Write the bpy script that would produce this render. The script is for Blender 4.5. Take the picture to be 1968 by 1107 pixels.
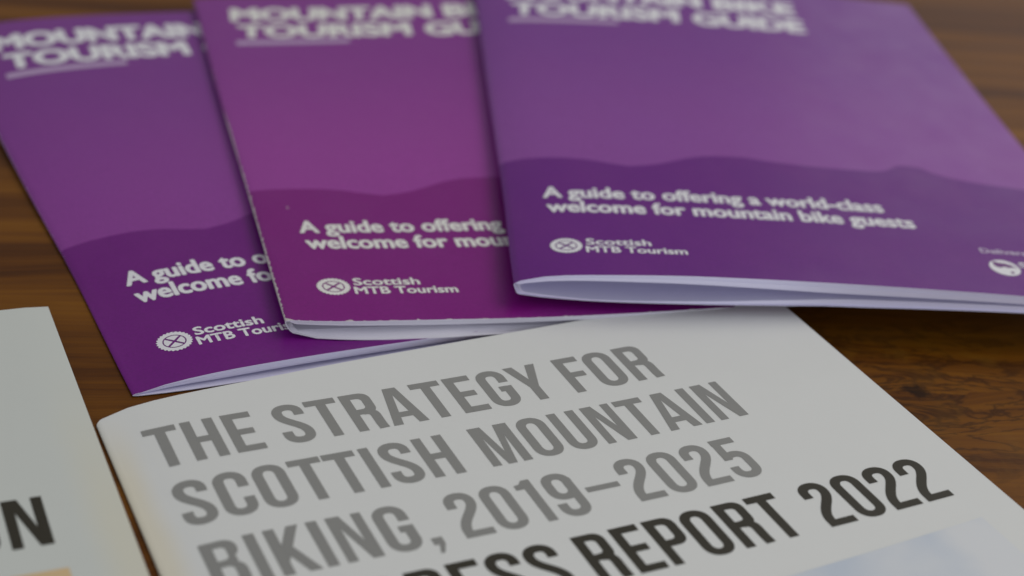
import bpy, bmesh, math, random
from mathutils import Vector, Matrix
from mathutils.geometry import tessellate_polygon

for o in list(bpy.data.objects):
    bpy.data.objects.remove(o)
S = bpy.context.scene
COL = S.collection
random.seed(4)

# ------------------------------------------------------------------ camera
F_PX, PITCH, ROLL, CAM_H = 3219.5, 0.48301, 0.10362, 0.25783
fw = Vector((0, math.cos(PITCH), -math.sin(PITCH)))
up = Vector((0, math.sin(PITCH), math.cos(PITCH)))
rt = Vector((1, 0, 0))
rt2 = math.cos(ROLL) * rt + math.sin(ROLL) * up
up2 = -math.sin(ROLL) * rt + math.cos(ROLL) * up
cd = bpy.data.cameras.new('camera')
cam = bpy.data.objects.new('camera', cd)
COL.objects.link(cam)
cam.matrix_world = Matrix(((rt2.x, up2.x, -fw.x, 0), (rt2.y, up2.y, -fw.y, 0), (rt2.z, up2.z, -fw.z, CAM_H), (0, 0, 0, 1)))
cd.sensor_fit = 'HORIZONTAL'
cd.sensor_width = 36.0
cd.lens = F_PX * 36.0 / 1968.0
cd.clip_start, cd.clip_end = 0.01, 60
cd.dof.use_dof = True
cd.dof.focus_distance = 0.484
cd.dof.aperture_fstop = 7.0
cd.dof.aperture_blades = 7
S.camera = cam

# ------------------------------------------------------------------ light
w = bpy.data.worlds.new('World')
S.world = w
w.use_nodes = True
w.node_tree.nodes['Background'].inputs[0].default_value = (0.93, 0.96, 1.0, 1)
w.node_tree.nodes['Background'].inputs[1].default_value = 0.275


def area(name, loc, aim, sx, sy, power, col):
    l = bpy.data.lights.new(name, 'AREA')
    l.shape = 'RECTANGLE'
    l.size, l.size_y, l.energy, l.color = sx, sy, power, col
    o = bpy.data.objects.new(name, l)
    COL.objects.link(o)
    o.location = loc
    o.rotation_euler = (Vector(aim) - Vector(loc)).to_track_quat('-Z', 'Y').to_euler()
    return o


area('key_light', (0.95, 1.05, 1.35), (0.03, 0.45, 0), 1.1, 0.9, 9.5, (1.0, 0.975, 0.915))
area('window_light', (1.35, 3.0, 0.85), (0.15, 0.6, 0), 1.7, 0.6, 2.6, (0.95, 0.97, 1.0))
area('room_light', (0.35, -1.1, 0.42), (0.0, 0.45, 0), 1.3, 0.6, 6.5, (0.90, 0.92, 1.0))
vs = S.view_settings
vs.view_transform = 'Standard'
vs.look = 'None'
vs.exposure = 0.07
vs.gamma = 1
vs.use_curve_mapping = False


# ------------------------------------------------------------------ materials
class NT:
    def __init__(self, name):
        self.m = bpy.data.materials.new(name)
        self.m.use_nodes = True
        self.t = self.m.node_tree
        self.b = self.t.nodes['Principled BSDF']

    def n(self, typ, **kw):
        nd = self.t.nodes.new(typ)
        for k, v in kw.items():
            setattr(nd, k, v)
        return nd

    def put(self, sock, v):
        if hasattr(v, 'is_output'):
            self.t.links.new(v, sock)
        else:
            sock.default_value = v

    def math(self, op, a, b=0.0, c=0.0, clamp=False):
        nd = self.n('ShaderNodeMath', operation=op, use_clamp=clamp)
        self.put(nd.inputs[0], a)
        self.put(nd.inputs[1], b)
        self.put(nd.inputs[2], c)
        return nd.outputs[0]

    def mix(self, f, a, b, blend='MIX'):
        nd = self.n('ShaderNodeMix', data_type='RGBA', blend_type=blend)
        self.put(nd.inputs[0], f)
        self.put(nd.inputs[6], a if hasattr(a, 'is_output') else (*a, 1))
        self.put(nd.inputs[7], b if hasattr(b, 'is_output') else (*b, 1))
        return nd.outputs[2]

    def smooth(self, x, a, b):
        nd = self.n('ShaderNodeMapRange', interpolation_type='SMOOTHSTEP')
        self.put(nd.inputs[0], x)
        nd.inputs[1].default_value, nd.inputs[2].default_value = a, b
        return nd.outputs[0]

    def noise(self, vec, scale, detail=3, rough=0.5, dist=0.0, dim='3D'):
        nd = self.n('ShaderNodeTexNoise', noise_dimensions=dim)
        if vec is not None:
            self.put(nd.inputs['Vector'], vec)
        nd.inputs['Scale'].default_value = scale
        nd.inputs['Detail'].default_value = detail
        nd.inputs['Roughness'].default_value = rough
        nd.inputs['Distortion'].default_value = dist
        return nd.outputs[0]

    def comb(self, x, y, z=0.0):
        nd = self.n('ShaderNodeCombineXYZ')
        self.put(nd.inputs[0], x)
        self.put(nd.inputs[1], y)
        self.put(nd.inputs[2], z)
        return nd.outputs[0]

    def ramp(self, f, stops):
        nd = self.n('ShaderNodeValToRGB')
        self.put(nd.inputs[0], f)
        el = nd.color_ramp.elements
        while len(el) < len(stops):
            el.new(0.5)
        for e, (p, c) in zip(el, stops):
            e.position = p
            e.color = (*c, 1)
        return nd.outputs[0]

    def bump(self, h, strength, dist):
        nd = self.n('ShaderNodeBump')
        nd.inputs['Strength'].default_value = strength
        nd.inputs['Distance'].default_value = dist
        self.put(nd.inputs['Height'], h)
        self.put(self.b.inputs['Normal'], nd.outputs[0])

    def fin(self, col, rough, spec=0.5, coat=0.0):
        self.put(self.b.inputs['Base Color'], col if hasattr(col, 'is_output') else (*col, 1))
        self.put(self.b.inputs['Roughness'], rough)
        self.b.inputs['Specular IOR Level'].default_value = spec
        self.b.inputs['Coat Weight'].default_value = coat
        self.b.inputs['Coat Roughness'].default_value = 0.25
        return self.m

    def uv(self):
        nd = self.n('ShaderNodeUVMap', uv_map='UVMap')
        sp = self.n('ShaderNodeSeparateXYZ')
        self.t.links.new(nd.outputs[0], sp.inputs[0])
        return nd.outputs[0], sp.outputs[0], sp.outputs[1]


# hill outline printed on every purple cover, millimetres on the page
HILL = [(0, 92.0), (9, 92.6), (19, 92.6), (30, 91.6), (40, 88.6), (46.8, 86.8), (54, 88.6), (65, 94.0), (72, 97.6),
        (80, 99.6), (88, 99.9), (99, 97.9), (114, 95.6), (130, 94.7), (140, 95.0), (148, 99.6), (153, 102.2),
        (157, 101.9), (163, 97.2), (170, 93.6), (180, 91.0), (195.7, 89.1), (210, 87.5)]


def mat_cover(name, hill_col, sky_col, scuff):
    k = NT(name)
    vec, u, v = k.uv()
    fc = k.n('ShaderNodeFloatCurve')
    c = fc.mapping.curves[0]
    pts = [(a / 210.0, (b - 80) / 30.0) for a, b in HILL]
    c.points[0].location = pts[0]
    c.points[1].location = pts[-1]
    for p in pts[1:-1]:
        c.points.new(*p)
    for p in c.points:
        p.handle_type = 'VECTOR' if abs(p.location[0] * 210 - 46.8) < 0.5 else 'AUTO_CLAMPED'
    fc.mapping.update()
    k.put(fc.inputs['Value'], u)
    hv = k.math('MULTIPLY_ADD', fc.outputs[0], 30.0 / 297.0, 80.0 / 297.0)
    d = k.math('SUBTRACT', v, hv)
    below = k.smooth(d, 0.0006, -0.0006)
    hgrad = k.smooth(v, 0.31, 0.88)
    ink = k.noise(vec, 9, 4, 0.6)
    sky = k.mix(hgrad, sky_col, tuple(a * f for a, f in zip(sky_col, (0.72, 0.62, 0.83))))
    col = k.mix(below, sky, hill_col)
    col = k.mix(k.math('MULTIPLY', k.smooth(ink, 0.35, 0.7), 0.10), col, (0.30, 0.06, 0.30))
    gr = k.noise(k.n('ShaderNodeTexCoord').outputs['Object'], 1100, 2, 0.6)
    col = k.mix(k.math('MULTIPLY', k.smooth(gr, 0.3, 0.75), 0.16), col, (0.05, 0.01, 0.07))
    if scuff:
        vm = k.comb(k.math('MULTIPLY', u, 25), k.math('MULTIPLY', v, 130))
        n1 = k.noise(vm, 1.0, 4, 0.7)
        n2 = k.noise(k.comb(3.3, k.math('MULTIPLY', v, 9)), 1.0, 2, 0.5)
        low = k.smooth(v, 0.90, 0.10)
        wid = k.math('MULTIPLY', k.math('SUBTRACT', k.math('ADD', n1, k.math('MULTIPLY', n2, 0.5)), k.math('MULTIPLY_ADD', low, -0.20, 0.80)), 0.013)
        worn = k.smooth(k.math('SUBTRACT', wid, k.math('ABSOLUTE', u)), -0.0003, 0.0006)
        # the corner of the spine is rubbed through to the paper
        cr = k.math('SUBTRACT', k.math('MULTIPLY_ADD', n1, 0.020, 0.006), k.math('ADD', k.math('ABSOLUTE', u), k.math('MULTIPLY', v, 2.4)))
        worn = k.math('MAXIMUM', worn, k.smooth(cr, -0.001, 0.002))
        chip = k.math('SUBTRACT', k.math('MULTIPLY', k.math('SUBTRACT', k.noise(k.comb(k.math('MULTIPLY', u, 60), 5.1), 1.0, 3, 0.7), 0.50), 0.016), v)
        worn = k.math('MAXIMUM', worn, k.smooth(chip, 0.0, 0.0006))
        dx = k.math('SUBTRACT', u, 0.0555)
        dy = k.math('SUBTRACT', v, 0.262)
        fl = k.math('ADD', k.math('MULTIPLY', dx, dx), k.math('MULTIPLY', k.math('MULTIPLY', dy, dy), 0.35))
        worn = k.math('MAXIMUM', worn, k.math('MULTIPLY', k.smooth(fl, 0.000006, 0.000001), 0.45))
        col = k.mix(worn, col, (0.62, 0.57, 0.55))
    rg = k.math('MULTIPLY_ADD', k.noise(vec, 14, 4, 0.6), 0.20, 0.23)
    n = k.n('ShaderNodeTexCoord')
    k.bump(k.math('ADD', k.noise(n.outputs['Object'], 900, 2, 0.5), k.math('MULTIPLY', k.noise(n.outputs['Object'], 17, 3, 0.5), 12.0)), 0.07, 0.0002)
    return k.fin(col, rg, 0.19)


def mat_paper(name, col, rough=0.6, spec=0.4, edge=None, var=0.05):
    k = NT(name)
    vec, u, v = k.uv()
    tc = k.n('ShaderNodeTexCoord')
    n = k.noise(tc.outputs['Object'], 60, 4, 0.6)
    c = k.mix(k.math('MULTIPLY', n, var * 2), col, tuple(a * 0.72 for a in col))
    if edge:
        e = k.math('ABSOLUTE', u)
        if len(edge) > 5:
            e = k.math('SUBTRACT', 1.0, e)
        nn = k.noise(k.comb(0.0, k.math('MULTIPLY', v, 5)), 1.0, 3, 0.6)
        m = k.smooth(k.math('SUBTRACT', e, k.math('MULTIPLY', nn, edge[1] * 0.6)), edge[1], 0.0)
        fade = k.smooth(v, edge[2], edge[3])
        c = k.mix(k.math('MULTIPLY', k.math('MULTIPLY', m, fade), edge[4]), c, edge[0])
    k.bump(k.math('ADD', k.noise(tc.outputs['Object'], 1500, 2, 0.5), k.math('MULTIPLY', k.noise(tc.outputs['Object'], 22, 3, 0.5), 9.0)), 0.10, 0.0002)
    return k.fin(c, rough, spec)


def mat_ink(name, col, rough=0.45, spec=0.4):
    k = NT(name)
    tc = k.n('ShaderNodeTexCoord')
    n = k.noise(tc.outputs['Object'], 400, 3, 0.6)
    return k.fin(k.mix(k.math('MULTIPLY', n, 0.16), col, tuple(a * 0.7 for a in col)), rough, spec)


def mat_wood():
    k = NT('wood')
    tc = k.n('ShaderNodeTexCoord')
    mp = k.n('ShaderNodeMapping')
    k.put(mp.inputs[0], tc.outputs['Object'])
    mp.inputs['Rotation'].default_value = (0, 0, math.radians(-9))
    P = mp.outputs[0]
    sp = k.n('ShaderNodeSeparateXYZ')
    k.put(sp.inputs[0], P)
    x, y = sp.outputs[0], sp.outputs[1]
    # knot: the grain lines bow around it
    ca, sa = math.cos(math.radians(-9)), math.sin(math.radians(-9))
    kx0, ky0 = 0.1275, 0.4505
    kx, ky = ca * kx0 - sa * ky0, sa * kx0 + ca * ky0
    dx = k.math('SUBTRACT', x, kx)
    dy = k.math('SUBTRACT', y, ky)
    wob = k.math('MULTIPLY', k.math('SUBTRACT', k.noise(P, 55, 3, 0.55), 0.5), 0.010)
    dyw = k.math('ADD', dy, wob)
    r2 = k.math('ADD', k.math('MULTIPLY', k.math('MULTIPLY', dx, dx), 0.30), k.math('MULTIPLY', dyw, dyw))
    r = k.math('SQRT', r2)
    infl = k.math('DIVIDE', 0.00045, k.math('ADD', r2, 0.00030))
    push = k.math('MULTIPLY', k.math('MULTIPLY', infl, k.math('SIGN', dyw)), -0.010)
    warp = k.math('MULTIPLY', k.math('SUBTRACT', k.noise(k.comb(k.math('MULTIPLY', x, 5), k.math('MULTIPLY', y, 11)), 1.0, 2, 0.5), 0.5), 0.03)
    y2 = k.math('ADD', k.math('ADD', y, push), warp)
    broad = k.noise(k.comb(k.math('MULTIPLY', x, 1.6), k.math('MULTIPLY', y2, 34)), 1.0, 3, 0.55)
    mid = k.noise(k.comb(k.math('MULTIPLY', x, 5), k.math('MULTIPLY', y2, 130), 4.0), 1.0, 3, 0.6)
    fine = k.noise(k.comb(k.math('MULTIPLY', x, 22), k.math('MULTIPLY', y2, 620), 8.0), 1.0, 3, 0.65)
    t = k.math('ADD', k.math('MULTIPLY', broad, 0.55), k.math('ADD', k.math('MULTIPLY', mid, 0.33), k.math('MULTIPLY', fine, 0.16)))
    col = k.ramp(t, [(0.33, (0.034, 0.0095, 0.0010)), (0.46, (0.102, 0.031, 0.0018)), (0.56, (0.176, 0.061, 0.0032)), (0.70, (0.26, 0.102, 0.0056))])
    # dark swirl lines of the figured patch
    nz = k.noise(k.comb(k.math('MULTIPLY', x, 30), k.math('MULTIPLY', y2, 75), 2.0), 1.0, 4, 0.62, 0.6)
    ridge = k.smooth(k.math('ABSOLUTE', k.math('SUBTRACT', nz, 0.5)), 0.055, 0.0)
    region = k.smooth(r, 0.075, 0.012)
    col = k.mix(k.math('MULTIPLY', k.math('MULTIPLY', ridge, region), 0.60), col, (0.016, 0.005, 0.0016))
    core = k.smooth(k.math('ADD', k.math('MULTIPLY', r, 1.25), k.math('MULTIPLY', k.math('SUBTRACT', k.noise(P, 190, 3, 0.6), 0.5), 0.011)), 0.0050, 0.0018)
    fig = k.smooth(k.noise(k.comb(k.math('MULTIPLY', x, 48), k.math('MULTIPLY', y2, 26), 6.0), 1.0, 3, 0.6, 0.8), 0.48, 0.72)
    col = k.mix(k.math('MULTIPLY', k.math('MULTIPLY', fig, region), 0.55), col, (0.21, 0.092, 0.009))
    col = k.mix(k.math('MULTIPLY', core, 0.80), col, (0.008, 0.003, 0.0015))
    rg = k.math('MULTIPLY_ADD', fine, 0.16, 0.36)
    k.bump(fine, 0.10, 0.0004)
    return k.fin(col, rg, 0.11)


def mat_picture(name, blue, white, scale):
    k = NT(name)
    tc = k.n('ShaderNodeTexCoord')
    n = k.noise(tc.outputs['Object'], scale, 3, 0.45, 0.5)
    return k.fin(k.ramp(n, [(0.38, blue), (0.62, white)]), 0.5, 0.4)


WOOD = mat_wood()
PAGE = mat_paper('booklet_page_paper', (0.80, 0.775, 0.97), 0.55, 0.3)
PAGE_OLD = mat_paper('worn_page_paper', (0.72, 0.70, 0.79), 0.6, 0.3)
WHITE_INK = mat_ink('white_print', (0.90, 0.88, 0.91))
CREAM_INK = mat_ink('worn_white_print', (0.88, 0.86, 0.82))
LILAC_INK = mat_ink('lilac_print', (0.56, 0.40, 0.62))
GREY_INK = mat_ink('grey_print', (0.295, 0.290, 0.273))
BLACK_INK = mat_ink('black_print', (0.030, 0.024, 0.011))
REPORT_PAPER = mat_paper('report_cover_paper', (0.80, 0.80, 0.775), 0.55, 0.4, ((0.80, 0.68, 0.40), 0.034, 1.0, 0.86, 0.42))
FOLDER_PAPER = mat_paper('neighbour_cover_paper', (0.68, 0.70, 0.655), 0.55, 0.4, ((0.80, 0.69, 0.42), 0.050, 0.92, 0.56, 0.30, True))
COVER_VIOLET = mat_cover('violet_cover_print', (0.160, 0.010, 0.245), (0.300, 0.072, 0.382), False)
COVER_PLUM = mat_cover('plum_cover_print', (0.180, 0.008, 0.222), (0.305, 0.054, 0.350), False)
COVER_MAGENTA = mat_cover('magenta_cover_print', (0.242, 0.007, 0.218), (0.365, 0.053, 0.362), True)
SKY_PRINT = mat_picture('sky_picture_print', (0.60, 0.655, 0.74), (0.76, 0.77, 0.785), 30)
ORANGE_PRINT = mat_ink('orange_picture_print', (0.76, 0.55, 0.30))


# ------------------------------------------------------------------ helpers
def link(name, me, mat, parent=None, **props):
    o = bpy.data.objects.new(name, me)
    COL.objects.link(o)
    for m in (mat if isinstance(mat, (list, tuple)) else [mat]):
        me.materials.append(m)
    if parent:
        o.parent = parent
    for k_, v_ in props.items():
        o[k_] = v_
    return o


def interp(xs, ys, x):
    """monotone cubic through the points"""
    if x <= xs[0]:
        return ys[0]
    if x >= xs[-1]:
        return ys[-1]
    i = 1
    while x > xs[i]:
        i += 1
    n = len(xs)
    dl = [(ys[q + 1] - ys[q]) / (xs[q + 1] - xs[q]) for q in range(n - 1)]

    def m(q):
        if q == 0:
            return dl[0]
        if q == n - 1:
            return dl[-1]
        a, b = dl[q - 1], dl[q]
        return 0.0 if a * b <= 0 else 2 * a * b / (a + b)
    h = xs[i] - xs[i - 1]
    t = (x - xs[i - 1]) / h
    return ((2 * t ** 3 - 3 * t * t + 1) * ys[i - 1] + (t ** 3 - 2 * t * t + t) * h * m(i - 1)
            + (3 * t * t - 2 * t ** 3) * ys[i] + (t ** 3 - t * t) * h * m(i))


class Doc:
    """one folded document: place on the table, height of its top face over (u, v), height of its underside"""

    def __init__(s, x, y, th, h, U, v0, v1, back, cf, cb, corr=None, top=None, creep=None, sag=None):
        s.x, s.y, s.th, s.h, s.U, s.v0, s.v1 = x, y, th, h, U, v0, v1
        s.back, s.cf, s.cb, s.corr, s.vtop, s.creep, s.sag = back, cf, cb, corr, top, creep, sag
        s.spine = lambda v: 0.0

    def zt(s, u, v):
        z0, a, b, c, d, e, g, k, lw = s.h
        z = z0 + a * u + b * u * u * 5 + e * u ** 3 * 25 + c * v + g * u * v * 5 + k * v * v * 4 - d * math.exp(-max(u, -.01) / (.01 * math.exp(lw)))
        if s.corr:
            z += interp(s.corr[0], s.corr[1], u * 1000) * 0.001 * math.exp(-abs(v) / 0.014)
        if s.sag:
            z -= s.sag[0] * math.exp(-((u - s.sag[1]) / s.sag[3]) ** 2 - ((v - s.sag[2]) / s.sag[4]) ** 2)
        return max(z, 0.0011)

    def zb(s, u, v):
        t = self_gap = (s.zt(u, 0.0) - interp(s.back[0], s.back[1], u * 1000) * 0.001)
        t *= 1 - 0.25 * min(1, abs(v) / 0.25)
        return max(s.zt(u, v) - t, 0.0003)

    def pt(s, u, v, dz=0.0):
        """point of the top face"""
        zc = s.zt(0, v) - 0.0006
        zz = zc + (s.zt(u, v) - zc) * nose(u)
        return s.w(u, v, zz + dz)

    def w(s, u, v, z):
        u += s.spine(v)
        c, n = math.cos(s.th), math.sin(s.th)
        return Vector((s.x + c * u - n * v, s.y + n * u + c * v, z))


def nose(u, d=0.0022):
    x = min(max(u, 0) / d, 1)
    return math.sqrt(max(0, 1 - (1 - x) ** 2))


def us(U, u0):
    L, n = [], 30
    for i in range(9):
        L.append(u0 + 0.0024 * (i / 9.0) ** 2)
    for i in range(n + 1):
        L.append(u0 + 0.0024 + (U - u0 - 0.0024) * (i / n))
    return L


def sheet(doc, name, mats, parent, k, n, thick, U=None, v_in=0.0, inset=0.0, **props):
    """one folded sheet (k = 0 is the cover): nested round the fold, closed solid"""
    U = U or doc.U
    u0 = k * 0.00022
    rows = 36
    vv = []
    for j in range(rows + 1):
        t = (j / rows) ** 1.5
        vv.append(t)
    me = bpy.data.meshes.new(name)
    bm = bmesh.new()
    uvl = bm.loops.layers.uv.new('UVMap')
    ul = us(U, u0)
    R = []
    for t in vv:
        outer, inner, uo = [], [], []
        prof = []
        lo, hi = doc.v0 + v_in, doc.v1
        vA = lo + (hi - lo) * t
        vv_eff = vA if doc.v0 >= -1e-9 else hi - (hi - lo) * t
        zc = doc.zt(0, vv_eff) - 0.0006
        for side in (1, -1):
            seq = list(reversed(ul)) if side == 1 else ul[1:]
            for u in seq:
                zt, zb = doc.zt(u, vv_eff), doc.zb(u, vv_eff)
                cf = interp(doc.cf[0], doc.cf[1], u * 1000) * 0.001
                cb = interp(doc.cb[0], doc.cb[1], u * 1000) * 0.001
                tot = zt - zb
                if cf + cb > tot * 0.97:
                    s_ = tot * 0.97 / (cf + cb)
                    cf, cb = cf * s_, cb * s_
                if side == 1:
                    z = zc + max(zt - cf * k / n - zc, 0.00002) * nose(u - u0) if zt - cf * k / n > zc else zc + (zt - cf * k / n - zc) * nose(u - u0)
                    th = thick if thick else 0.91 * cf / n
                else:
                    zz = zb + cb * k / n
                    z = zc + (zz - zc) * nose(u - u0)
                    th = thick if thick else 0.91 * cb / n
                prof.append((u, z, th, side))
        for i, (u, z, th, side) in enumerate(prof):
            a = prof[max(0, i - 1)]
            b = prof[min(len(prof) - 1, i + 1)]
            tx, tz = b[0] - a[0], b[1] - a[1]
            L = math.hypot(tx, tz) or 1
            nx, nz = -tz / L, tx / L          # points inward for this winding
            v = vv_eff
            if doc.vtop and v > -0.06:
                f = 1 - min(1, -v / 0.06)
                v = v + f * interp(doc.vtop[0], doc.vtop[1], u * 1000) * 0.001
            if doc.creep and side == -1:
                v += interp(doc.creep[0], doc.creep[1], u * 1000) * 0.001 * (1 - 1.5 * k / n) * math.exp(-abs(vv_eff) / 0.06)
            outer.append((bm.verts.new(doc.w(u, v, max(z, 0.0002))), u * (1 if side == 1 else -1), v))
            inner.append((bm.verts.new(doc.w(u + nx * th, v, max(z + nz * th, 0.00025))), u, v))
        R.append((outer, inner))
    H = abs(doc.v1 - doc.v0)

    def face(q, mi, sm):
        try:
            f = bm.faces.new([a[0] for a in q])
        except ValueError:
            return
        f.material_index = mi
        f.smooth = sm
        for lp, a in zip(f.loops, q):
            lp[uvl].uv = (a[1] / 0.21, (a[2] - min(doc.v0, doc.v1)) / H)
    m = len(R[0][0])
    for j in range(rows):
        for i in range(m - 1):
            A, B = R[j], R[j + 1]
            face((A[0][i], A[0][i + 1], B[0][i + 1], B[0][i]), 0, True)
            face((A[1][i + 1], A[1][i], B[1][i], B[1][i + 1]), len(mats) - 1, True)
    caps = []

    def dupv(a):
        return (bm.verts.new(a[0].co), a[1], a[2])
    for r in (R[0], R[-1]):
        O_, I_ = [dupv(a) for a in r[0]], [dupv(a) for a in r[1]]
        for i in range(m - 1):
            face((O_[i + 1], O_[i], I_[i], I_[i + 1]), len(mats) - 1, False)
    for i in (0, m - 1):
        cO = [dupv(r[0][i]) for r in R]
        cI = [dupv(r[1][i]) for r in R]
        for j in range(rows):
            face((cO[j], cO[j + 1], cI[j + 1], cI[j]), len(mats) - 1, False)
    bmesh.ops.recalc_face_normals(bm, faces=bm.faces)
    bm.to_mesh(me)
    bm.free()
    return link(name, me, mats, parent, **props)


def pages(doc, mat, parent, n, v_in=0.0004):
    tmp = []
    bm = bmesh.new()
    for k in range(1, n + 1):
        o = sheet(doc, 'pages', [mat], None, k, n + 1, None, U=doc.U - 0.0003 * (k % 3), v_in=v_in + random.uniform(0, 0.00025))
        bm.from_mesh(o.data)
        me = o.data
        bpy.data.objects.remove(o)
        bpy.data.meshes.remove(me)
    me = bpy.data.meshes.new('pages')
    bm.to_mesh(me)
    bm.free()
    return link('pages', me, mat, parent)


# ---- printing: flat (u, v) triangles, cut into a fine grid, then laid on the page
def lay(doc, name, tris, mat, parent, dz=0.00006, step=0.003, **props):
    """tris: list of (verts2d, faces, extra_dz) in metres on the page"""
    bm = bmesh.new()
    lay_z = bm.verts.layers.float.new('dz')
    for vs_, fs, ez in tris:
        L = []
        for p in vs_:
            b = bm.verts.new((p[0], p[1], 0))
            b[lay_z] = ez
            L.append(b)
        for f in fs:
            if len(set(f)) == 3:
                try:
                    bm.faces.new([L[i] for i in f])
                except ValueError:
                    pass
    xs = [v.co.x for v in bm.verts]
    ys = [v.co.y for v in bm.verts]
    for ax, lo, hi, st in ((0, min(xs), max(xs), step), (1, min(ys), max(ys), step * 2)):
        c = math.ceil(lo / st) * st
        while c < hi:
            no = (1, 0, 0) if ax == 0 else (0, 1, 0)
            bmesh.ops.bisect_plane(bm, geom=bm.verts[:] + bm.edges[:] + bm.faces[:], dist=1e-7, plane_co=(c if ax == 0 else 0, c if ax == 1 else 0, 0), plane_no=no)
            c += st
    for v in bm.verts:
        p = doc.pt(v.co.x, v.co.y, dz + v[lay_z])
        v.co = p
    bmesh.ops.recalc_face_normals(bm, faces=bm.faces)
    for f in bm.faces:
        f.smooth = True
        f.normal_update()
        if f.normal.z < 0:
            f.normal_flip()
    me = bpy.data.meshes.new(name)
    bm.to_mesh(me)
    bm.free()
    return link(name, me, mat, parent, **props)


def poly(outline, holes=(), ez=0.0):
    loops = [[Vector((p[0], p[1], 0)) for p in outline]] + [[Vector((p[0], p[1], 0)) for p in h] for h in holes]
    flat = [p for l in loops for p in l]
    return ([(p.x, p.y) for p in flat], tessellate_polygon(loops), ez)


def typeset(body, x0, x1, base, size, bold=0.0, shear=0.0):
    """built-in sans lettering thickened by bold, ink fitted between x0 and x1 (mm), size in mm per em"""
    cu = bpy.data.curves.new('t', 'FONT')
    cu.body = body
    cu.shear = shear
    cu.resolution_u = 3
    o = bpy.data.objects.new('t', cu)
    COL.objects.link(o)
    dg = bpy.context.evaluated_depsgraph_get()
    dg.update()
    me = o.evaluated_get(dg).to_mesh()
    me.calc_loop_triangles()
    vs_ = [(v.co.x, v.co.y) for v in me.vertices]
    fs = [tuple(t.vertices) for t in me.loop_triangles]
    a, b = min(v[0] for v in vs_), max(v[0] for v in vs_)
    r = bold * size
    k = (x1 - x0 - 2 * r) / (b - a)
    out = []
    for i in range(8):
        dx, dy = r * math.cos(i * math.pi / 4), r * math.sin(i * math.pi / 4)
        out.append(([((x0 + r + (x - a) * k + dx) * 0.001, (base + r * 0.6 + y * size + dy) * 0.001) for x, y in vs_], fs, i * 0.000004))
    o.to_mesh_clear()
    bpy.data.objects.remove(o)
    bpy.data.curves.remove(cu)
    return out


# ---- condensed capitals, drawn as outlines in 1000 units per em, capital height 700
def arc(cx, cy, rx, ry, a0, a1, n=14, e=2.25):
    L = []
    for i in range(n + 1):
        a = math.radians(a0 + (a1 - a0) * i / n)
        c, s_ = math.cos(a), math.sin(a)
        L.append((cx + rx * math.copysign(abs(c) ** (2 / e), c), cy + ry * math.copysign(abs(s_) ** (2 / e), s_)))
    return L


def bez(p0, p1, p2, p3, n=16):
    return [tuple((1 - t) ** 3 * a + 3 * (1 - t) ** 2 * t * b + 3 * (1 - t) * t * t * c + t ** 3 * d for a, b, c, d in zip(p0, p1, p2, p3)) for t in (i / n for i in range(n + 1))]


def stroke(path, wd):
    P = [path[0]]
    for p in path[1:]:
        if math.hypot(p[0] - P[-1][0], p[1] - P[-1][1]) > 0.5:
            P.append(p)
    A, B = [], []
    for i, p in enumerate(P):
        a, b = P[max(0, i - 1)], P[min(len(P) - 1, i + 1)]
        tx, ty = b[0] - a[0], b[1] - a[1]
        L = math.hypot(tx, ty)
        nx, ny = -ty / L * wd / 2, tx / L * wd / 2
        A.append((p[0] + nx, p[1] + ny))
        B.append((p[0] - nx, p[1] - ny))
    return (A + B[::-1], [])


def rect(x0, y0, x1, y1):
    return ([(x0, y0), (x1, y0), (x1, y1), (x0, y1)], [])


def rring(x0, y0, x1, y1, t, ty, ry):
    def rr(a0, b0, a1, b1, r):
        rx = (a1 - a0) / 2
        cx = (a0 + a1) / 2
        return arc(cx, b1 - r, rx, r, 0, 180, 20) + arc(cx, b0 + r, rx, r, 180, 360, 20)
    return (rr(x0, y0, x1, y1, ry), [rr(x0 + t, y0 + ty, x1 - t, y1 - ty, max(ry - ty, 40))])


WD = 106


def bowl(x0, y0, x1, y1, r):
    return [(x0, y0)] + [(x1 - r, y0)] + arc(x1 - r, y0 + r, r, r, -90, 0, 8)[1:] + arc(x1 - r, y1 - r, r, r, 0, 90, 8) + [(x0, y1)]


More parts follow.
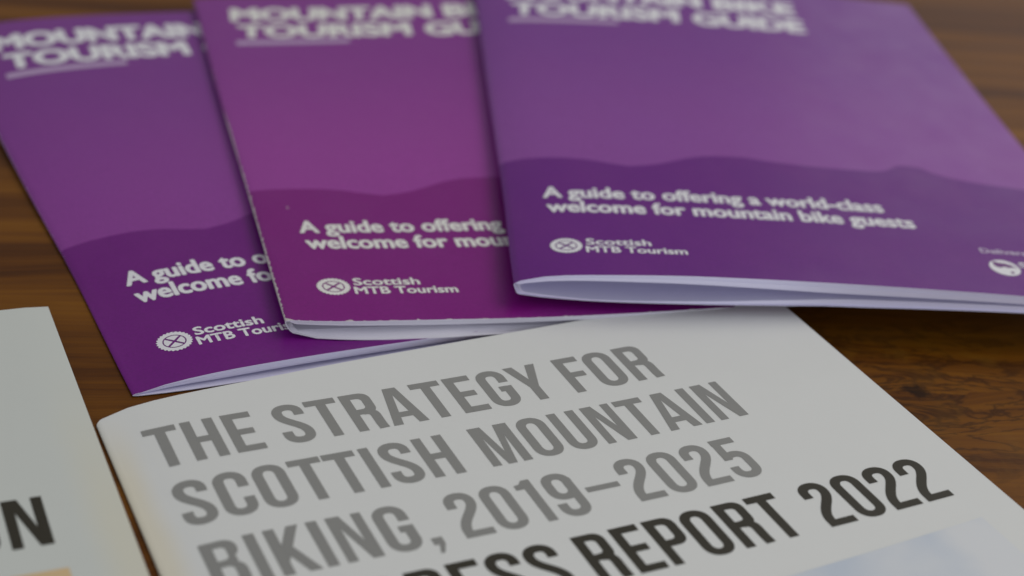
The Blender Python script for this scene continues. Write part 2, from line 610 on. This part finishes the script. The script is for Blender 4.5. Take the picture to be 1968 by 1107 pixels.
def glyph(ch):
    G = {
        'I': lambda: (188, [rect(41, 0, 147, 700)]),
        'H': lambda: (412, [rect(40, 0, 146, 700), rect(266, 0, 372, 700), rect(140, 300, 272, 400)]),
        'E': lambda: (362, [rect(40, 0, 146, 700), rect(140, 600, 338, 700), rect(140, 304, 304, 402), rect(140, 0, 338, 100)]),
        'F': lambda: (342, [rect(40, 0, 146, 700), rect(140, 600, 328, 700), rect(140, 300, 298, 398)]),
        'T': lambda: (358, [rect(126, 0, 232, 606), rect(12, 600, 346, 700)]),
        'N': lambda: (424, [([(40, 0), (40, 700), (176, 700), (288, 268), (288, 700), (384, 700), (384, 0), (272, 0), (136, 506), (136, 0)], [])]),
        'M': lambda: (530, [([(40, 0), (40, 700), (190, 700), (266, 214), (338, 700), (490, 700), (490, 0), (387, 0), (387, 506), (311, 0), (213, 0), (138, 506), (138, 0)], [])]),
        'A': lambda: (410, [([(12, 0), (134, 700), (278, 700), (400, 0), (292, 0), (270, 134), (136, 134), (116, 0)], [[(150, 228), (203, 566), (256, 228)]])]),
        'Y': lambda: (388, [([(4, 700), (118, 700), (197, 414), (274, 700), (384, 700), (248, 262), (248, 0), (142, 0), (142, 262)], [])]),
        'O': lambda: (402, [rring(36, -8, 366, 708, WD, 98, 176)]),
        '0': lambda: (402, [rring(36, -8, 366, 708, WD, 98, 176)]),
        'U': lambda: (400, [stroke([(91, 700), (91, 420)] + arc(200, 164, 109, 120, 180, 360, 20) + [(309, 420), (309, 700)], WD)]),
        'C': lambda: (388, [stroke([(308, 436)] + arc(199, 536, 109, 120, 0, 180, 20) + arc(199, 164, 109, 120, 180, 360, 20) + [(308, 264)], WD)]),
        'G': lambda: (396, [stroke([(308, 450)] + arc(199, 536, 109, 120, 0, 180, 20) + arc(199, 164, 109, 120, 180, 360, 20) + [(308, 372)], WD), rect(212, 276, 300, 374)]),
        'S': lambda: (382, [stroke([(301, 494)] + arc(192, 548, 109, 108, 0, 180, 20) + bez((83, 540), (83, 385), (301, 325), (301, 160), 22)[1:] + arc(192, 152, 109, 108, 360, 180, 20) + [(83, 214)], WD)]),
        '2': lambda: (386, [stroke([(88, 470)] + arc(196, 548, 108, 108, 180, 0, 20) + bez((304, 540), (304, 390), (92, 290), (92, 96), 22)[1:] + [(92, 60)], WD), rect(39, 0, 354, 98)]),
        '1': lambda: (296, [([(44, 556), (44, 634), (108, 646), (150, 700), (240, 700), (240, 0), (134, 0), (134, 556)], [])]),
        '9': lambda: (398, [rring(36, 270, 364, 708, WD, 98, 168), stroke([(311, 600), (311, 300)] + arc(200, 160, 111, 118, 0, -180, 20) + [(89, 218)], WD)]),
        '5': lambda: (390, [rect(60, 602, 342, 700), ([(58, 330), (66, 606), (164, 606), (158, 330)], []), stroke([(112, 350)] + arc(204, 352, 98, 62, 150, 90, 6) + arc(204, 300, 107, 114, 90, 0, 10)[1:] + arc(202, 158, 109, 114, 360, 180, 20) + [(93, 210)], 102)]),
        ',': lambda: (176, [([(38, 0), (38, 108), (146, 108), (146, 4), (92, -126), (50, -126), (84, 0)], [])]),
        '-': lambda: (450, [rect(36, 306, 414, 388)]),
        ' ': lambda: (160, []),
        'K': lambda: (402, [rect(40, 0, 146, 700), ([(144, 436), (262, 700), (374, 700), (144, 184)], []), ([(176, 262), (234, 392), (394, 0), (278, 0)], [])]),
        'P': lambda: (384, [(bowl(40, 272, 366, 700, 132)[0:0] + [(40, 0), (146, 0), (146, 272)] + bowl(146, 272, 366, 700, 132)[1:] + [(40, 700)], [bowl(146, 370, 260, 602, 56)])]),
        'R': lambda: (400, [([(40, 0), (146, 0), (146, 300)] + bowl(146, 300, 360, 700, 128)[1:] + [(40, 700)], [bowl(146, 396, 256, 602, 54)]), stroke(bez((200, 346), (270, 346), (307, 320), (307, 240), 12) + [(307, 90), (314, 0)], WD)]),
        'B': lambda: (402, [([(40, 0)] + bowl(40, 0, 370, 372, 138)[1:14] + arc(232, 234, 138, 138, 0, 62, 6) + [(322, 362)] + arc(226, 562, 136, 138, -52, 90, 12) + [(40, 700)], [bowl(146, 98, 264, 316, 58), bowl(146, 410, 256, 602, 54)])]),
    }
    return G[ch]()


def caps(text, x0, x1, base, cap):
    """set a run of condensed capitals so that its ink spans x0..x1 (mm)"""
    pen, items = 0, []
    lo, hi = 1e9, -1e9
    for ch in text:
        adv, polys = glyph(ch)
        for q, (o_, h_) in enumerate(polys):
            items.append(([(x + pen, y) for x, y in o_], [[(x + pen, y) for x, y in h] for h in h_], q))
            lo = min(lo, min(x + pen for x, y in o_))
            hi = max(hi, max(x + pen for x, y in o_))
        pen += adv
    kx, ky = (x1 - x0) / (hi - lo), cap / 700.0
    T = lambda P: [((x0 + (x - lo) * kx) * 0.001, (base + y * ky) * 0.001) for x, y in P]
    return [poly(T(o_), [T(h) for h in h_], q * 0.000012) for o_, h_, q in items]


def thing(name, doc, label, cat, group=None):
    o = bpy.data.objects.new(name, None)
    o.empty_display_size = 0.02
    o.location = (0, 0, 0)
    COL.objects.link(o)
    o['label'], o['category'] = label, cat
    if group:
        o['group'] = group
    return o


# ------------------------------------------------------------------ setting: the table top
bm = bmesh.new()
bmesh.ops.create_cube(bm, size=1.0)
for v in bm.verts:
    v.co.x = v.co.x * 3.2
    v.co.y = v.co.y * 2.6 + 0.75
    v.co.z = (v.co.z - 0.5) * 0.03
bmesh.ops.bevel(bm, geom=bm.edges[:], offset=0.003, segments=2, affect='EDGES')
me = bpy.data.meshes.new('table_top')
bm.to_mesh(me)
bm.free()
link('table_top', me, WOOD, kind='structure')

# ------------------------------------------------------------------ the three purple booklets
B1 = Doc(-0.103897, 0.401207, 0.504029, (0.00514523, 0.00522555, -0.04824939, 0.01835574, 0.00526916, 0.02895379, -0.00702432, -0.00554131, 0.66618677),
         0.21, 0.0, 0.297, ([0, 20, 60, 120, 210], [0.3, 0.3, 0.3, 0.3, 0.3]), ([0, 15, 30, 60, 120, 210], [0.7, 2.0, 2.8, 2.7, 2.2, 1.8]), ([0, 20, 60, 210], [0.15, 0.2, 0.25, 0.4]),
         corr=([0, 5, 12, 26, 45, 210], [0.4, 0.7, 0.5, 0.2, 0, 0]), creep=([0, 4, 20, 60, 100, 210], [0, -0.6, -1.7, -2.1, -0.8, 0]), sag=(0.0011, 0.085, 0.008, 0.040, 0.006))
B2 = Doc(-0.066534, 0.436426, 0.305618, (0.01028319, -0.0522414, 0.0497354, 0.00530567, 0.00098032, -0.0041116, 0.0351021, -0.00423094, -0.4023427),
         0.21, 0.0, 0.297, ([0, 1.2, 5.3, 12.7, 25, 34, 49, 56, 64, 74, 108, 126, 150, 210], [7.6, 6.6, 4.7, 4.3, 3.9, 3.8, 3.8, 3.4, 3.0, 2.6, 2.9, 4.0, 5.9, 7.0]),
         ([0, 3, 11, 23, 49, 77, 130, 210], [0.8, 1.6, 1.8, 2.0, 2.2, 2.0, 1.7, 1.5]), ([0, 3, 8, 23, 49, 90, 210], [0.7, 1.1, 1.3, 1.3, 1.1, 1.2, 1.3]),
         creep=([0, 5, 12, 25, 34, 49, 56, 64, 74, 108, 130, 155, 210], [0, -1.0, -2.3, -3.5, -3.9, -4.3, -3.3, -2.6, -1.4, 0, 0, 2.5, 2.5]),
         corr=([0, 8, 22, 48, 77, 117, 140, 210], [0.9, -0.1, -0.5, -0.4, -0.6, -0.4, -0.2, 0]))
B3 = Doc(0.001617, 0.465739, 0.118210, (0.01895561, 0.03069555, -0.03242212, -0.00820978, 0.00338704, -0.00052942, -0.00232835, 0.01767352, -0.20577545),
         0.21, 0.0, 0.297, ([0, 1.3, 11.5, 28, 61, 88, 106, 165, 210], [13.9, 11.5, 9.8, 9.2, 10.0, 11.4, 12.6, 13.5, 13.0]),
         ([0, 3, 11, 24, 60, 87, 104, 164, 210], [0.8, 1.6, 2.1, 2.4, 3.2, 3.7, 3.9, 3.3, 3.0]), ([0, 3, 11, 25, 61, 87, 104, 164, 210], [0.8, 1.4, 1.9, 1.8, 2.2, 2.6, 2.5, 2.1, 2.0]),
         creep=([0, 3, 11, 28, 61, 88, 110], [0, 0.9, 1.9, 2.2, 1.9, 1.2, 0]),
         corr=([0, 10, 24, 60, 103, 164, 210], [0, 0.1, 0.2, 0.8, 0.6, 0.2, 0]))
B1.spine = lambda v: 0.0009 * math.exp(-((v - 0.075) / 0.045) ** 2)
B2.spine = lambda v: -0.0006 * math.exp(-((v - 0.19) / 0.07) ** 2)
B3.spine = lambda v: -0.0012 * math.exp(-(v / 0.05) ** 2)


def emblem(doc, parent, ink):
    cx, cy, R_ = 0.0181, 0.0212, 0.0054
    P = []
    teeth = 26
    for i in range(teeth * 4):
        a = 2 * math.pi * i / (teeth * 4)
        r = R_ * (1.0 if i % 4 in (0, 1) else 0.935)
        P.append((cx + r * math.cos(a), cy + r * math.sin(a)))
    hole = [(cx + R_ * 0.66 * math.cos(2 * math.pi * i / 40), cy + R_ * 0.66 * math.sin(2 * math.pi * i / 40)) for i in range(40)]
    T = [poly(P, [hole])]
    for q in range(4):
        a0 = math.radians(90 * q)
        ri = R_ * 0.585
        w_ = 0.00040 * 1.414
        L = []
        for i in range(9):
            a = a0 - math.radians(38.5) + math.radians(77) * i / 8
            L.append((cx + ri * math.cos(a), cy + ri * math.sin(a)))
        L.append((cx + w_ * math.cos(a0), cy + w_ * math.sin(a0)))
        T.append(poly(L))
    lay(doc, 'emblem', T, ink, parent)


def booklet(doc, mat, page_mat, ink, label):
    t = thing('booklet', doc, label, 'booklet', 'purple booklets fanned across the table')
    cover = sheet(doc, 'cover', [mat, page_mat], t, 0, 9, 0.00022)
    pages(doc, page_mat, t, 8)
    # title
    title = typeset('MOUNTAIN', 13.2, 105.0, 265.0, 22.0, 0.046, 0.10) + typeset('BIKE', 109.0, 149.0, 264.6, 22.0, 0.046, 0.10) \
        + typeset('TOURISM', 15.2, 91.4, 244.2, 21.4, 0.046, 0.10) + typeset('GUIDE', 96.5, 148.9, 242.8, 21.4, 0.046, 0.10)
    lay(doc, 'title', title, ink, cover)
    lay(doc, 'underline', [poly([(.0127, .2352), (.0612, .2371), (.0614, .2414), (.0131, .2402)])], LILAC_INK, cover)
    lay(doc, 'subtitle', typeset('A guide to offering a world-class', 13.0, 134.2, 58.4, 12.2, 0.030) + typeset('welcome for mountain bike guests', 13.7, 142.6, 46.9, 12.2, 0.030), ink, cover)
    emblem(doc, cover, ink)
    lay(doc, 'emblem_lettering', typeset('Scottish', 24.7, 46.3, 21.9, 6.2, 0.030) + typeset('MTB Tourism', 24.3, 57.6, 16.4, 6.2, 0.030), ink, cover)
    return t, cover


booklet(B1, COVER_PLUM, PAGE, WHITE_INK, 'purple booklet at the far left, lying flat on the table under the scuffed middle booklet')
booklet(B2, COVER_MAGENTA, PAGE_OLD, CREAM_INK, 'worn magenta booklet with white scuffs along its spine, in the middle of the fan')
t3, c3 = booklet(B3, COVER_VIOLET, PAGE, WHITE_INK, 'bluish purple booklet on top at the right, its whole subtitle readable and its pages gaping')

# second emblem at the right-hand foot of the cover
lay(B3, 'credit_lettering', typeset('Delivered by', 160.8, 186.5, 31.2, 4.8, 0.022), mat_ink('pale_lilac_print', (0.70, 0.60, 0.76)), c3)
lay(B3, 'partner_lettering', typeset('S', 171.6, 174.8, 21.8, 5.0, 0.03), WHITE_INK, c3)
ex, ey, rx, ry = 0.1657, 0.0205, 0.0052, 0.0058
seal = [(ex + rx * math.cos(2 * math.pi * i / 40), ey + ry * math.sin(2 * math.pi * i / 40)) for i in range(40)]
seal_o = lay(B3, 'round_emblem', [poly(seal)], WHITE_INK, c3)
sw = [(-.0030, .0046), (-.0012, .0036), (.0010, .0033), (.0030, .0020), (.0046, -.0002), (.0040, .0003), (.0026, .0006), (.0014, .0000), (.0000, .0009), (-.0014, -.0002), (-.0026, .0002), (-.0034, .0018)]
lay(B3, 'swoosh', [poly([(ex + a, ey + b) for a, b in sw]), poly([(ex + .0016 + .0007 * math.cos(i), ey - .0034 + .0009 * math.sin(i)) for i in (0, 1.05, 2.1, 3.14, 4.2, 5.25)])],
    mat_ink('violet_print', (0.16, 0.022, 0.20)), c3, dz=0.00011)

# ------------------------------------------------------------------ the white report in front
R = Doc(-0.112955, 0.390686, 0.480586, (0.00350641, -0.00080386, 0.00148892, -0.00064601, 0.00311849, 0.01747726, -0.00054867, 0.0006652, 0.04238226),
        0.2213, -0.297, 0.0, ([0, 20, 210], [0.3, 0.3, 0.3]), ([0, 15, 60, 210], [0.7, 1.3, 1.4, 1.4]), ([0, 15, 60, 210], [0.4, 1.2, 1.4, 1.4]),
        top=([0, 0.8, 2.5, 6, 12, 48, 81, 126, 222], [-7.6, -6.2, -5.0, -4.0, -3.1, -0.5, 1.7, 2.9, 3.4]))
rep = thing('report', R, 'white report with grey and black capitals on its cover, in front of the purple booklets', 'report')
rcov = sheet(R, 'cover', [REPORT_PAPER, REPORT_PAPER], rep, 0, 7, 0.00025)
pages(R, REPORT_PAPER, rep, 6, 0.0005)
CAP = 19.1
grey = caps('THE STRATEGY FOR', 10.0, 163.6, -35.4, CAP) + caps('SCOTTISH', 10.7, 87.1, -62.4, CAP) + caps('MOUNTAIN', 95.0, 176.2, -62.4, CAP) \
    + caps('BIKING,', 10.8, 69.4, -89.8, CAP) + caps('2019-2025', 75.3, 165.1, -89.8, CAP)
black = caps('PROGRESS', 10.8, 94.4, -117.0, CAP) + caps('REPORT', 100.2, 160.9, -117.0, CAP) + caps('2022', 168.0, 207.9, -117.0, CAP)
lay(R, 'grey_title', grey, GREY_INK, rcov, step=0.006)
lay(R, 'black_title', black, BLACK_INK, rcov, step=0.006)
lay(R, 'cover_picture', [poly([(.0105, -.1320), (.1460, -.1304), (.2085, -.1278), (.2085, -.285), (.0105, -.285)])], SKY_PRINT, rcov, step=0.006)

# ------------------------------------------------------------------ the second white document, at the left edge
N = Doc(-0.1399, 0.4423, math.radians(26.23), (0.0036, 0, 0, 0, 0, 0, 0, 0, 0), 0.21, -0.297, 0.0,
        ([0, 210], [0.3, 0.3]), ([0, 15, 210], [0.7, 1.3, 1.4]), ([0, 15, 210], [0.7, 1.2, 1.4]))


class Mirror(Doc):
    """same page, spine out of frame at the left, free edge at u = 0"""

    def w(s, u, v, z):
        return Doc.w(s, u - s.U, v, z)

    def zt(s, u, v):
        d = max(s.U - u, 0)
        return 0.0036 - 0.0006 * math.exp(-d / 0.003) - 0.0012 * math.exp(-u / 0.010)


NM = Mirror(N.x, N.y, N.th, N.h, N.U, N.v0, N.v1, N.back, N.cf, N.cb)
nb = thing('report', NM, 'white report at the left edge of the photo, only its black letters ON showing', 'report')
ncov = sheet(NM, 'cover', [FOLDER_PAPER, FOLDER_PAPER], nb, 0, 7, 0.00025)
pages(NM, FOLDER_PAPER, nb, 6, 0.0005)
lay(NM, 'black_title', caps('ON', 210 - 40.8, 210 - 18.9, -119.3, 20.6), BLACK_INK, ncov, step=0.006)
lay(NM, 'cover_picture', [poly([(.0105, -.1296), (.1925, -.1296), (.1925, -.285), (.0105, -.285)])], ORANGE_PRINT, ncov, step=0.006)
